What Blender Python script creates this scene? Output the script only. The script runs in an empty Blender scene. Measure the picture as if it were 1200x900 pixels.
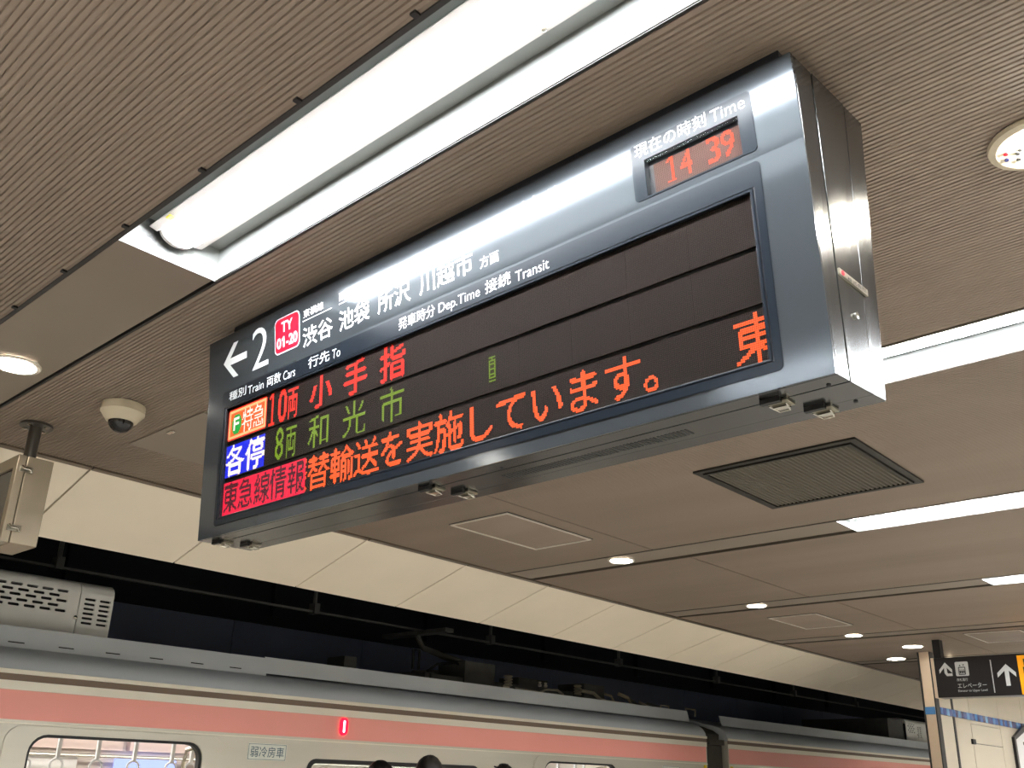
import bpy, math, random
import numpy as np
from mathutils import Vector
from mathutils.geometry import tessellate_polygon

SC = bpy.context.scene
COL = SC.collection
random.seed(7)

# ------------------------------------------------------------------ camera
YAW, PITCH, ROLL, FPX, SHIFT = -0.74809, 0.364944, 0.029671, 1106.481, 41.414
CAMZ = 1.6
def cam_axes():
    cy, sy, cp, sp = math.cos(YAW), math.sin(YAW), math.cos(PITCH), math.sin(PITCH)
    f = Vector((cp*sy, cp*cy, sp)); r = Vector((cy, -sy, 0)); u = r.cross(f)
    cr, sr = math.cos(ROLL), math.sin(ROLL)
    return cr*r + sr*u, -sr*r + cr*u, f
R_, U_, F_ = cam_axes()
cd = bpy.data.cameras.new('camera'); cam = bpy.data.objects.new('camera', cd); COL.objects.link(cam)
cd.sensor_width = 36; cd.lens = FPX/1200*36; cd.shift_y = SHIFT/1200
cd.clip_start = 0.02; cd.clip_end = 200
from mathutils import Matrix
cam.matrix_world = Matrix(((R_.x, U_.x, -F_.x, 0), (R_.y, U_.y, -F_.y, 0), (R_.z, U_.z, -F_.z, CAMZ), (0, 0, 0, 1)))
SC.camera = cam

# ------------------------------------------------------------------ world, exposure
w = bpy.data.worlds.new('world'); SC.world = w; w.use_nodes = True
w.node_tree.nodes['Background'].inputs[0].default_value = (0.55, 0.55, 0.55, 1)
w.node_tree.nodes['Background'].inputs[1].default_value = 0.02
SC.view_settings.view_transform = 'Standard'; SC.view_settings.look = 'None'
SC.view_settings.gamma = 1; SC.view_settings.exposure = 2.3
TUBE_POWER = 24.0        # emission of the tube diffusers
DOWN_POWER = 14.0        # emission of the round downlights

# ------------------------------------------------------------------ materials
def lin(c):
    return tuple((x/255/12.92 if x/255 <= .04045 else ((x/255+.055)/1.055)**2.4) for x in c)
MATS = {}
def mat(name, rgb, rough=.6, metal=0, emit=0, spec=.5, noise=0, nscale=6, stretch=None, bump=0, bscale=60, rvar=0, coat=0):
    m = bpy.data.materials.new(name); m.use_nodes = True; nt = m.node_tree
    b = nt.nodes['Principled BSDF']; c = (*lin(rgb), 1)
    b.inputs['Base Color'].default_value = c; b.inputs['Roughness'].default_value = rough
    b.inputs['Metallic'].default_value = metal; b.inputs['Specular IOR Level'].default_value = spec
    b.inputs['Coat Weight'].default_value = coat
    if emit:
        b.inputs['Emission Color'].default_value = c; b.inputs['Emission Strength'].default_value = emit
    if noise or bump or rvar:
        tc = nt.nodes.new('ShaderNodeTexCoord'); mp = nt.nodes.new('ShaderNodeMapping')
        nt.links.new(tc.outputs['Object'], mp.inputs[0])
        if stretch: mp.inputs['Scale'].default_value = stretch
        n = nt.nodes.new('ShaderNodeTexNoise'); n.inputs['Scale'].default_value = nscale
        n.inputs['Detail'].default_value = 5; nt.links.new(mp.outputs[0], n.inputs['Vector'])
        if noise:
            rp = nt.nodes.new('ShaderNodeValToRGB')
            rp.color_ramp.elements[0].position = .3; rp.color_ramp.elements[1].position = .7
            rp.color_ramp.elements[0].color = (*[x*(1-noise) for x in c[:3]], 1)
            rp.color_ramp.elements[1].color = (*[min(1, x*(1+noise)) for x in c[:3]], 1)
            nt.links.new(n.outputs['Fac'], rp.inputs[0]); nt.links.new(rp.outputs[0], b.inputs['Base Color'])
        if rvar:
            mr = nt.nodes.new('ShaderNodeMapRange'); mr.inputs['To Min'].default_value = max(0.02, rough-rvar)
            mr.inputs['To Max'].default_value = rough+rvar
            nt.links.new(n.outputs['Fac'], mr.inputs['Value']); nt.links.new(mr.outputs[0], b.inputs['Roughness'])
        if bump:
            n2 = nt.nodes.new('ShaderNodeTexNoise'); n2.inputs['Scale'].default_value = bscale
            nt.links.new(mp.outputs[0], n2.inputs['Vector'])
            bp = nt.nodes.new('ShaderNodeBump'); bp.inputs['Strength'].default_value = bump; bp.inputs['Distance'].default_value = .002
            nt.links.new(n2.outputs['Fac'], bp.inputs['Height']); nt.links.new(bp.outputs[0], b.inputs['Normal'])
    MATS[name] = m
    return m
def emis(name, rgb, s):
    m = bpy.data.materials.new(name); m.use_nodes = True; nt = m.node_tree
    b = nt.nodes['Principled BSDF']; b.inputs['Base Color'].default_value = (.02, .02, .02, 1)
    b.inputs['Roughness'].default_value = .9; b.inputs['Specular IOR Level'].default_value = .05
    b.inputs['Emission Color'].default_value = (*lin(rgb), 1); b.inputs['Emission Strength'].default_value = s
    MATS[name] = m; return m
mat('ceiling', (138, 123, 109), .55, noise=.10, nscale=1.2, stretch=(.35, 2.2, 1))
mat('ceiling_flat', (128, 117, 104), .5, noise=.06, nscale=1.5)
mat('dark_trim', (38, 36, 34), .5)
mat('trough', (124, 126, 123), .45, noise=.03, nscale=3)
mat('fixture', (168, 162, 157), .4)
mat('diffuser', (246, 250, 255), .4, emit=TUBE_POWER)
mat('down_lens', (255, 246, 232), .4, emit=DOWN_POWER)
mat('down_rim', (205, 198, 186), .35)
mat('cream', (238, 227, 205), .42, noise=.03, nscale=2)
mat('edge_metal', (120, 110, 96), .35, metal=.8)
mat('sign_grey', (71, 76, 80), .125, metal=.55, rvar=.01, nscale=2)
mat('sign_side', (100, 101, 100), .2, metal=.9, rvar=.05, nscale=3, stretch=(8, 8, .6))
mat('sign_under', (98, 99, 96), .24, metal=.9, rvar=.04, nscale=3)
mat('sign_core', (18, 19, 20), .6)
mat('mount', (30, 33, 40), .45, metal=.2)
mat('bezel', (24, 29, 35), .2, spec=.18)
mat('bezel_matte', (30, 35, 40), .2, spec=.10)
mat('edge_brown', (78, 71, 60), .5)
mat('car_lining', (196, 184, 172), .6)
mat('bezel_inner', (20, 23, 28), .3)
mat('white_print', (206, 208, 206), .4, emit=0)
mat('black_print', (22, 22, 22), .5)
mat('red_print', (196, 10, 40), .35)
mat('ghost_print', (132, 134, 140), .3, metal=.4)
mat('chrome', (200, 196, 184), .18, metal=1)
mat('latch_steel', (150, 146, 132), .28, metal=1)
mat('stainless', (176, 168, 150), .32, metal=.85, noise=.04, nscale=3)
mat('black', (14, 14, 15), .5)
mat('dark_glass', (12, 13, 15), .06)
mat('ivory', (190, 180, 156), .4)
mat('box_steel', (150, 138, 118), .38, metal=.6, noise=.05, nscale=4)
mat('pole_paint', (74, 70, 64), .4, metal=.4)
mat('grille', (44, 42, 37), .5, metal=.3)
mat('grille_slat', (84, 78, 66), .45, metal=.3)
mat('train_steel', (212, 207, 192), .38, metal=.35, noise=.05, nscale=1.5, stretch=(1, .4, 4), rvar=.06)
mat('train_cream', (236, 230, 212), .4, metal=.1)
mat('train_pink', (255, 170, 156), .45, noise=.02, nscale=2)
mat('train_groove', (120, 102, 86), .6)
mat('train_roof', (192, 198, 202), .5, noise=.05, nscale=2, stretch=(1, .5, 2))
mat('train_roof_lip', (200, 205, 207), .5, noise=.04, nscale=2)
mat('ac_cover', (244, 244, 238), .5, noise=.07, nscale=3)
mat('gangway', (64, 60, 52), .7, noise=.1, nscale=8)
mat('roof_kit', (84, 84, 80), .6, noise=.15, nscale=9)
mat('roof_pipe', (170, 160, 140), .5)
mat('insulator', (190, 186, 176), .3)
mat('train_rubber', (24, 24, 26), .5)
mat('train_inside', (214, 214, 214), .5)
mat('inside_panel', (222, 200, 190), .5)
mat('poster', (226, 224, 220), .5)
mat('plate_white', (232, 234, 222), .5)
mat('teal_print', (40, 92, 104), .5)
mat('yellow', (240, 212, 30), .5)
mat('navy_panel', (112, 122, 150), .5, noise=.04, nscale=1)
mat('tunnel_dark', (24, 27, 32), .8, noise=.15, nscale=2)
mat('wall_panel', (192, 181, 160), .32, noise=.02, nscale=2)
mat('pillar_steel', (226, 206, 182), .34, metal=.55)
mat('board_black', (26, 24, 26), .3)
mat('orange', (250, 164, 20), .4)
for i, c in enumerate([(52, 92, 150), (36, 60, 122), (74, 122, 170), (44, 50, 104), (92, 132, 168)]):
    mat('tile%d' % i, c, .2)
mat('floor', (160, 154, 144), .35, noise=.05, nscale=1)
mat('skin', (206, 164, 136), .5); mat('hair', (22, 18, 17), .45)
mat('navy_cloth', (38, 44, 62), .8); mat('grey_cloth', (96, 96, 98), .8); mat('black_cloth', (26, 26, 28), .8)
mat('beige_cloth', (170, 150, 120), .8)
mat('tunnel_blue', (60, 64, 110), .5)
emis('led_red', (255, 38, 8), 0.320); emis('led_orange', (255, 84, 20), 0.369); emis('led_green', (150, 190, 10), 0.166)
emis('led_white', (255, 235, 220), 0.338); emis('led_cream', (255, 196, 130), 0.284); emis('led_blue', (16, 36, 235), 0.258)
emis('led_crimson', (255, 0, 62), 0.222); emis('led_lime', (30, 190, 70), 0.203); emis('led_amber', (255, 105, 30), 0.247)
emis('led_clock', (255, 80, 34), 0.369); emis('led_dim', (110, 8, 28), 0.074)
emis('side_lamp', (255, 20, 50), 0.554); emis('side_lamp_core', (255, 200, 215), 0.985)
emis('car_lamp', (255, 250, 244), 4.5); emis('car_screen', (150, 165, 255), .4)
emis('rescue_lamp', (255, 250, 240), 70.0)

def led_board(name, base, dot, scale=1.0):
    m = bpy.data.materials.new(name); m.use_nodes = True; nt = m.node_tree; b = nt.nodes['Principled BSDF']
    b.inputs['Roughness'].default_value = .9; b.inputs['Specular IOR Level'].default_value = .08
    uv = nt.nodes.new('ShaderNodeUVMap'); fr = nt.nodes.new('ShaderNodeVectorMath'); fr.operation = 'FRACTION'
    sb = nt.nodes.new('ShaderNodeVectorMath'); sb.operation = 'SUBTRACT'; sb.inputs[1].default_value = (.5, .5, 0)
    ln = nt.nodes.new('ShaderNodeVectorMath'); ln.operation = 'LENGTH'
    lt = nt.nodes.new('ShaderNodeMath'); lt.operation = 'LESS_THAN'; lt.inputs[1].default_value = .36
    mx = nt.nodes.new('ShaderNodeMix'); mx.data_type = 'RGBA'
    mx.inputs[6].default_value = (*lin(base), 1); mx.inputs[7].default_value = (*lin(dot), 1)
    L = nt.links
    L.new(uv.outputs[0], fr.inputs[0]); L.new(fr.outputs[0], sb.inputs[0]); L.new(sb.outputs[0], ln.inputs[0])
    L.new(ln.outputs['Value'], lt.inputs[0]); L.new(lt.outputs[0], mx.inputs[0]); L.new(mx.outputs[2], b.inputs['Base Color'])
    MATS[name] = m
led_board('led_board', (15, 12, 11), (38, 30, 25))
led_board('clock_board', (56, 42, 38), (84, 62, 55))  # brown-pink lift paints the clock window's reflection into the board colour
def glass(name, tint=(1, 1, 1), refl=1.0):
    m = bpy.data.materials.new(name); m.use_nodes = True; nt = m.node_tree
    nt.nodes.remove(nt.nodes['Principled BSDF']); out = nt.nodes['Material Output']
    t = nt.nodes.new('ShaderNodeBsdfTransparent'); t.inputs[0].default_value = (*tint, 1)
    g = nt.nodes.new('ShaderNodeBsdfGlossy'); g.inputs['Roughness'].default_value = .03
    f = nt.nodes.new('ShaderNodeFresnel'); f.inputs[0].default_value = 1.45
    mx = nt.nodes.new('ShaderNodeMixShader')
    ge = nt.nodes.new('ShaderNodeNewGeometry'); iv = nt.nodes.new('ShaderNodeMath'); iv.operation = 'SUBTRACT'; iv.inputs[0].default_value = 1
    ml = nt.nodes.new('ShaderNodeMath'); ml.operation = 'MULTIPLY'; m2 = nt.nodes.new('ShaderNodeMath'); m2.operation = 'MULTIPLY'; m2.inputs[1].default_value = refl
    nt.links.new(ge.outputs['Backfacing'], iv.inputs[1]); nt.links.new(f.outputs[0], ml.inputs[0]); nt.links.new(iv.outputs[0], ml.inputs[1])
    nt.links.new(ml.outputs[0], m2.inputs[0]); nt.links.new(m2.outputs[0], mx.inputs[0]); nt.links.new(t.outputs[0], mx.inputs[1]); nt.links.new(g.outputs[0], mx.inputs[2])
    nt.links.new(mx.outputs[0], out.inputs[0]); MATS[name] = m
glass('pane', refl=.16); glass('car_glass', (.85, .9, .9))
# soot stain on the near trough end: a patch of its own shape, darker dust above the tube end
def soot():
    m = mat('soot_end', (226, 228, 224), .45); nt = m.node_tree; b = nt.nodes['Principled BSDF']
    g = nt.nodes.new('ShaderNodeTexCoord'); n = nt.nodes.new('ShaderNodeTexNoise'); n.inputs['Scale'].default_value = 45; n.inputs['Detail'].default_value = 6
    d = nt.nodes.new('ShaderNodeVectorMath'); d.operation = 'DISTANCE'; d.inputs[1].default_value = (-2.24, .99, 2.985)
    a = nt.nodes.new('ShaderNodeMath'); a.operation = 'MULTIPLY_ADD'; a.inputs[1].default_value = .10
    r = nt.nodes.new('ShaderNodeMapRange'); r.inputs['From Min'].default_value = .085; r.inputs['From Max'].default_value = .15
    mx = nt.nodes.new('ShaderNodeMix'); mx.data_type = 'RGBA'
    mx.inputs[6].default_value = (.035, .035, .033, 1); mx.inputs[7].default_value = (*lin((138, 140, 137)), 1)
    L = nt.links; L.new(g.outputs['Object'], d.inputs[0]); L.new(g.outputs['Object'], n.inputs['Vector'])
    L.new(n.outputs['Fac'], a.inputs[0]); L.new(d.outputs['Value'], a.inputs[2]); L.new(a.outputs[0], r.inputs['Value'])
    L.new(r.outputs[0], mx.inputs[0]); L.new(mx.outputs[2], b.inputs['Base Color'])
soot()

# ------------------------------------------------------------------ mesh helpers
class MB:
    def __init__(s): s.v = []; s.f = []; s.uv = None; s.sm = False
    def add(s, vs, fs):
        o = len(s.v); s.v += [tuple(p) for p in vs]; s.f += [tuple(o+i for i in f) for f in fs]; return s
    def hexa(s, p):      # p: 8 points, bottom loop 0-3, top loop 4-7
        return s.add(p, [(0, 3, 2, 1), (4, 5, 6, 7), (0, 1, 5, 4), (1, 2, 6, 5), (2, 3, 7, 6), (3, 0, 4, 7)])
    def box(s, x0, x1, y0, y1, z0, z1):
        return s.hexa([(x0, y0, z0), (x1, y0, z0), (x1, y1, z0), (x0, y1, z0), (x0, y0, z1), (x1, y0, z1), (x1, y1, z1), (x0, y1, z1)])
    def mapped(s, fn, a0, a1, b0, b1, c0, c1):
        return s.hexa([fn(a0, b0, c0), fn(a1, b0, c0), fn(a1, b1, c0), fn(a0, b1, c0), fn(a0, b0, c1), fn(a1, b0, c1), fn(a1, b1, c1), fn(a0, b1, c1)])
    def extrude(s, prof, y0, y1, closed=True, axis='y'):   # prof list of 2D points
        n = len(prof)
        def P(a, b, t):
            return (a, t, b) if axis == 'y' else ((t, a, b) if axis == 'x' else (a, b, t))
        vs = [P(a, b, y0) for a, b in prof]+[P(a, b, y1) for a, b in prof]
        fs = [(i, (i+1) % n, (i+1) % n+n, i+n) for i in range(n if closed else n-1)]
        if closed: fs += [tuple(range(n))[::-1], tuple(range(n, 2*n))]
        return s.add(vs, fs)
    def lathe(s, prof, c, axis=2, n=28):   # prof (r, h)
        vs = []; fs = []
        for r, h in prof:
            for k in range(n):
                a = 2*math.pi*k/n; q = [r*math.cos(a), r*math.sin(a)]; p = [0, 0, 0]
                p[axis] = h; o = [i for i in range(3) if i != axis]; p[o[0]], p[o[1]] = q
                vs.append((c[0]+p[0], c[1]+p[1], c[2]+p[2]))
        for j in range(len(prof)-1):
            for k in range(n): fs.append((j*n+k, j*n+(k+1) % n, (j+1)*n+(k+1) % n, (j+1)*n+k))
        fs.append(tuple(range(n))[::-1]); fs.append(tuple(range((len(prof)-1)*n, len(prof)*n)))
        return s.add(vs, fs)
    def tube(s, pts, r, n=8):
        pts = [Vector(p) for p in pts]; vs = []; fs = []
        up = Vector((0.31, .17, .93)).normalized()
        for i, p in enumerate(pts):
            d = (pts[min(i+1, len(pts)-1)]-pts[max(i-1, 0)]).normalized()
            a = d.cross(up); a = a.normalized() if a.length > 1e-4 else Vector((1, 0, 0)); b = d.cross(a)
            for k in range(n):
                t = 2*math.pi*k/n; vs.append(p+a*r*math.cos(t)+b*r*math.sin(t))
        for j in range(len(pts)-1):
            for k in range(n): fs.append((j*n+k, j*n+(k+1) % n, (j+1)*n+(k+1) % n, (j+1)*n+k))
        fs.append(tuple(range(n))[::-1]); fs.append(tuple(range((len(pts)-1)*n, len(pts)*n)))
        return s.add(vs, fs)
    def plate(s, outer, holes, c0, c1, fn):   # flat plate with holes; fn(a,b,c)->xyz
        loops = [outer]+holes
        tris = tessellate_polygon([[Vector((a, b, 0)) for a, b in l] for l in loops])
        flat = [p for l in loops for p in l]; n = len(flat)
        vs = [fn(a, b, c0) for a, b in flat]+[fn(a, b, c1) for a, b in flat]
        fs = [tuple(t) for t in tris]+[tuple(i+n for i in t[::-1]) for t in tris]; o = 0
        for l in loops:
            m = len(l)
            for i in range(m): fs.append((o+i, o+(i+1) % m, o+(i+1) % m+n, o+i+n))
            o += m
        return s.add(vs, fs)
    def build(s, name, material, parent=None, smooth=False, bevel=0, kind=None):
        me = bpy.data.meshes.new(name)
        off = Vector((0, 0, 0)); p = parent
        while p is not None: off += p.location; p = p.parent
        me.from_pydata([(a-off.x, b-off.y, c-off.z) for a, b, c in s.v], [], s.f)
        if s.uv: 
            l = me.uv_layers.new(name='UVMap')
            for i, lo in enumerate(me.loops): l.data[i].uv = s.uv[lo.vertex_index]
        import bmesh
        bm = bmesh.new(); bm.from_mesh(me); bmesh.ops.recalc_face_normals(bm, faces=bm.faces); bm.to_mesh(me); bm.free()
        me.materials.append(MATS[material])
        o = bpy.data.objects.new(name, me); COL.objects.link(o); o.parent = parent
        if smooth:
            for q in me.polygons: q.use_smooth = True
            me.set_sharp_from_angle(angle=math.radians(35))
        if bevel:
            b = o.modifiers.new('b', 'BEVEL'); b.width = bevel; b.segments = 2; b.limit_method = 'ANGLE'
        if kind: o['kind'] = kind
        return o
def W(a, b, c): return (a, b, c)
def thing(name, label, cat, loc=(0, 0, 0), group=None):
    o = bpy.data.objects.new(name, None); COL.objects.link(o); o.location = loc; o.empty_display_size = .1
    o['label'] = label; o['category'] = cat
    if group: o['group'] = group
    return o
def struct(name, label=None, loc=(0, 0, 0)):
    o = bpy.data.objects.new(name, None); COL.objects.link(o); o.location = loc; o['kind'] = 'structure'
    if label: o['label'] = label
    return o
def st(o, label=None):
    o['kind'] = 'structure'
    if label: o['label'] = label
    return o
def share(o, name, loc, parent):      # copy of a piece, sharing its mesh
    c = o.copy(); c.name = name; COL.objects.link(c); c.parent = parent; c.location = loc; return c
def rrect(a0, a1, b0, b1, r, n=5):
    if r <= 0: return [(a0, b0), (a1, b0), (a1, b1), (a0, b1)]
    out = []
    for cx, cy, s in ((a1-r, b1-r, 0), (a0+r, b1-r, 1), (a0+r, b0+r, 2), (a1-r, b0+r, 3)):
        for k in range(n+1):
            t = math.pi/2*(s+k/n); out.append((cx+r*math.cos(t), cy+r*math.sin(t)))
    return out

# ------------------------------------------------------------------ text helpers
_cache = {}
def glyphs(text, offset=0.0):
    """flat outline of the words: numpy verts (n,2), triangles"""
    key = (text, offset)
    if key in _cache: return _cache[key]
    c = bpy.data.curves.new('t', 'FONT'); c.body = text; c.size = 1; c.offset = offset; c.resolution_u = 4
    o = bpy.data.objects.new('t', c); COL.objects.link(o)
    bpy.context.view_layer.update()
    e = o.evaluated_get(bpy.context.evaluated_depsgraph_get()); m = e.to_mesh(); m.calc_loop_triangles()
    v = np.array([(p.co.x, p.co.y) for p in m.vertices]) if len(m.vertices) else np.zeros((0, 2))
    t = np.array([tuple(q.vertices) for q in m.loop_triangles]).reshape(-1, 3)
    e.to_mesh_clear(); bpy.data.objects.remove(o); bpy.data.curves.remove(c)
    _cache[key] = (v, t); return v, t
def text_mb(mb, text, a0, a1, b0, b1, fn, w, offset=0.0, flip=True):
    """lettering fitted in the rectangle a0..a1, b0..b1 (b downwards when flip)"""
    v, t = glyphs(text, offset)
    lo, hi = v.min(0), v.max(0); n = (v-lo)/(hi-lo)
    pts = [fn(a0+(a1-a0)*p[0], (b1-(b1-b0)*p[1]) if flip else (b0+(b1-b0)*p[1]), w) for p in n]
    mb.add(pts, [tuple(int(i) for i in q) for q in t])
    return mb
def raster(ch, cols, rows, offset=0.0, th=.38, ink=False):
    v, t = glyphs(ch, offset); S = 3
    if ink: x0, x1 = v[:, 0].min(), v[:, 0].max(); y0, y1 = v[:, 1].min(), v[:, 1].max()
    else: x0, x1, y0, y1 = .02, .98, -.10, .86
    gx = x0+(np.arange(cols*S)+.5)/(cols*S)*(x1-x0); gy = y1-(np.arange(rows*S)+.5)/(rows*S)*(y1-y0)
    X, Y = np.meshgrid(gx, gy); ins = np.zeros(X.shape, bool)
    for a, b, c in v[t]:
        d = (b[0]-a[0])*(c[1]-a[1])-(c[0]-a[0])*(b[1]-a[1])
        if abs(d) < 1e-12: continue
        u = ((X-a[0])*(c[1]-a[1])-(c[0]-a[0])*(Y-a[1]))/d; q = ((b[0]-a[0])*(Y-a[1])-(X-a[0])*(b[1]-a[1]))/d
        ins |= (u >= 0) & (q >= 0) & (u+q <= 1)
    return ins.reshape(rows, S, cols, S).mean(axis=(1, 3)) > th

# ================================================================== SETTING
CEIL = 2.9
def E(y): return -4.245-.0135*(y-1.3)      # left border of the flat ceiling
SL0, PITCHY = .870, 1.877
def slot(k): a = SL0+PITCHY*k; return a, a+.29-.01*max(0, k)
XR = 5.0
floor_o = MB().box(-6.12, XR+.3, -8, 26, -.3, 0).build('floor', 'floor'); st(floor_o)
MB().box(-10.2, -6.1, -8, 40, -1.3, -1.1).build('trim_3', 'tunnel_dark')['kind'] = 'structure'
st(MB().box(XR, XR+.2, -8, 26, 0, CEIL+.4).build('wall_right', 'wall_panel'))
st(MB().box(-10.2, XR+.2, -8.3, -8, -1.3, 4.2).build('wall_back', 'wall_panel'))
st(MB().box(-4.6, XR+.2, 26, 26.3, 0, CEIL+.4).build('wall_front', 'wall_panel'))

ceiling = struct('ceiling', 'beige ribbed metal ceiling panels in strips between the light slots')
MB().box(-4.5, XR, -8, 26, CEIL+.12, CEIL+.2).build('ceiling_deck', 'dark_trim', ceiling)
RP = .0140
def corrugated(y0, y1, x0f, x1):
    mb = MB(); n = int((y1-y0)/RP); m = (y1-y0-n*RP)/2
    prof = [(y0, CEIL+.012), (y0, CEIL)]
    for i in range(n):
        a = y0+m+i*RP
        prof += [(a+.0005, CEIL), (a+.0088, CEIL), (a+.0098, CEIL+.0042), (a+.0128, CEIL+.0042)]
    prof += [(y1, CEIL), (y1, CEIL+.012)]
    vs = []; 
    for y, z in prof: vs += [(x0f(y) if callable(x0f) else x0f, y, z), (x1, y, z)]
    mb.add(vs, [(2*i, 2*i+1, 2*i+3, 2*i+2) for i in range(len(prof)-1)])
    return mb
for k in range(-4, 14):
    y0 = slot(k-1)[1]+.012; y1 = slot(k)[0]-.012
    if k == -4: y0 = -8
    s = -3.19+.075*(k-1) if k >= 2 else -.05
    cuts = [E, s, s+3.6, s+7.2, XR] if k >= 2 else [E, s, s+2.4, XR]
    cuts = [c for c in cuts if callable(c) or c <= XR]
    for a, b in zip(cuts[:-1], cuts[1:]):
        aa = a if callable(a) else a+.004
        corrugated(y0, y1, aa, b-(.004 if b != XR else 0)).build('ceiling_panel', 'ceiling', ceiling)

LIGHT_END = {0: -2.24, 1: -2.11, 2: -1.985, 3: -1.865}
UP = 2.0*0
for k in range(-4, 14):
    a, b = slot(k); xe = LIGHT_END.get(k, -2.0); xg = E((a+b)/2)
    # dark lips of the slot
    MB().box(xg, XR, a-.012, a, CEIL-.004, CEIL+.03).box(xg, XR, b, b+.007, CEIL-.003, CEIL+.03).build('edge_trim', 'dark_trim' if k < 1 else 'edge_brown', ceiling)
    # flush cover plate left of the light
    gap = .008 if k < 1 else .042
    pl = [(xg+.005, a+.004), (xe-.003, a+.004), (xe-.003, b-gap), (xg+.005, b-gap)]
    if k >= 1: MB().box(xg, xe, b-gap, b, CEIL+.014, CEIL+.02).build('cover_recess', 'ceiling_flat', ceiling)
    cx, cy = {0: (-3.31, 1.03), 2: (-3.425, 4.728), 3: (-3.512, 6.588), 4: (-3.537, 8.39), 1: (-3.37, 2.88)}.get(k, (-3.85 if k > 5 else -3.40, (a+b)/2))
    rr = .072
    hole = [(cx+rr*math.cos(t*math.pi/12), cy+rr*math.sin(t*math.pi/12)) for t in range(24)]
    MB().plate(pl, [hole], CEIL+.001, CEIL+.004, W).build('cover_plate', 'ceiling_flat', ceiling)
    d = thing('downlight', {0: 'round downlight glowing at the left edge of the picture', 2: 'round downlight beside the hatch framed in pale metal, nearest of the far row',
              3: 'round downlight past the second ceiling slot, second of the far row', 4: 'small round downlight flaring above the third slot, third of the far row'}.get(k, 'round downlight set in a slot cover, out of view'),
              'downlight', (cx, cy, CEIL), 'round downlights in the ceiling')
    MB().lathe([(rr+.012, CEIL-.003), (rr+.010, CEIL-.008), (rr-.004, CEIL-.008), (rr-.008, CEIL+.004), (rr-.012, CEIL+.05)], (cx, cy, 0)).build('rim', 'down_rim', d, True)
    MB().lathe([(rr-.004, CEIL-.003), (rr-.005, CEIL-.009), (.01, CEIL-.011)], (cx, cy, 0)).build('lens', 'down_lens', d, True)
    # white trough
    zt_ = CEIL+.10
    MB().box(xe, XR-.1, a, b, zt_, zt_+.005).box(xe, XR-.1, a, a+.003, CEIL, zt_).box(xe, XR-.1, b-.003, b, CEIL, zt_).box(XR-.1, XR-.095, a, b, CEIL, zt_).build('light_trough', 'trough', ceiling)
    MB().box(xe-.003, xe, a, b, CEIL-.001, zt_).build('trough_end', 'soot_end' if k == 0 else 'trough', ceiling)
    # the long lamp itself
    ym = (a+b)/2
    labs = {0: 'long white tube light nearest the viewer, above the departure board', 1: 'long white tube light right of the departure board, at the picture edge',
            2: 'tube light in the slot past the large air grille, right edge', 3: 'farthest tube light in view, above the direction sign'}
    for j, (xa, xb) in enumerate(((xe+.02, xe+2.52), (xe+2.53, xe+5.03))):
        t = thing('ceiling_light', labs.get(k) if (j == 0 and k in labs) else 'tube light in a ceiling slot, out of view', 'ceiling light', ((xa+xb)/2, ym, zt_), 'tube lights in the ceiling slots' if j == 0 and k in labs else 'tube lights beyond the picture')
        f = MB(); prof = [(ym-.030, zt_), (ym-.030, zt_-.028), (ym-.076, zt_-.030), (ym-.078, zt_-.036), (ym-.056, zt_-.041), (ym-.050, zt_-.036), (ym+.050, zt_-.036), (ym+.056, zt_-.041), (ym+.078, zt_-.036), (ym+.076, zt_-.030), (ym+.030, zt_-.028), (ym+.030, zt_)]
        f.extrude(prof, xa, xb, axis='x').build('lamp_body', 'fixture', t)
        dp = [(ym+.043*math.cos(math.pi+math.pi*i/12), zt_-.036+.028*math.sin(math.pi+math.pi*i/12)) for i in range(13)]
        MB().extrude(dp, xa+.014, xb-.004, axis='x').build('diffuser', 'diffuser', t, True)
        cp = [(ym+.049*math.cos(math.pi+math.pi*i/12), zt_-.034+.032*math.sin(math.pi+math.pi*i/12)) for i in range(13)]
        MB().extrude(cp, xa+.001, xa+.014, axis='x').build('end_cap', 'fixture', t, True)
        if k == 0 and j == 0:
            for xs in (-.95,):
                for dy in (-.067, .067): MB().lathe([(.005, zt_-.036), (.005, zt_-.042), (.002, zt_-.043)], (xs, ym+dy, 0), n=10).build('screw', 'chrome', t)
            MB().box(-2.14, -2.12, ym-.073, ym-.060, zt_-.0415, zt_-.036).build('yellow_sticker', 'yellow', t)
# little dark clips along the first slot
for x in (-2.86, -2.52, -2.16, -1.79, -1.42, -1.06):
    MB().box(x-.007, x+.007, SL0-.026, SL0-.012, CEIL-.006, CEIL).build('clip', 'black', ceiling)
for cx, cy in ((-3.37, 9.33), (-3.85, 10.15)):
    d = thing('downlight', 'small round downlight left of the pillar top, ' + ('right one of the pair' if cy < 10 else 'left one of the pair'), 'downlight', (cx, cy, CEIL), 'round downlights in the ceiling')
    MB().lathe([(.1, CEIL-.001), (.1, CEIL-.008), (.085, CEIL-.008)], (cx, cy, 0)).build('rim', 'down_rim', d, True)
    MB().lathe([(.085, CEIL-.001), (.085, CEIL-.009), (.01, CEIL-.012)], (cx, cy, 0)).build('lens', 'down_lens', d, True)

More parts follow.
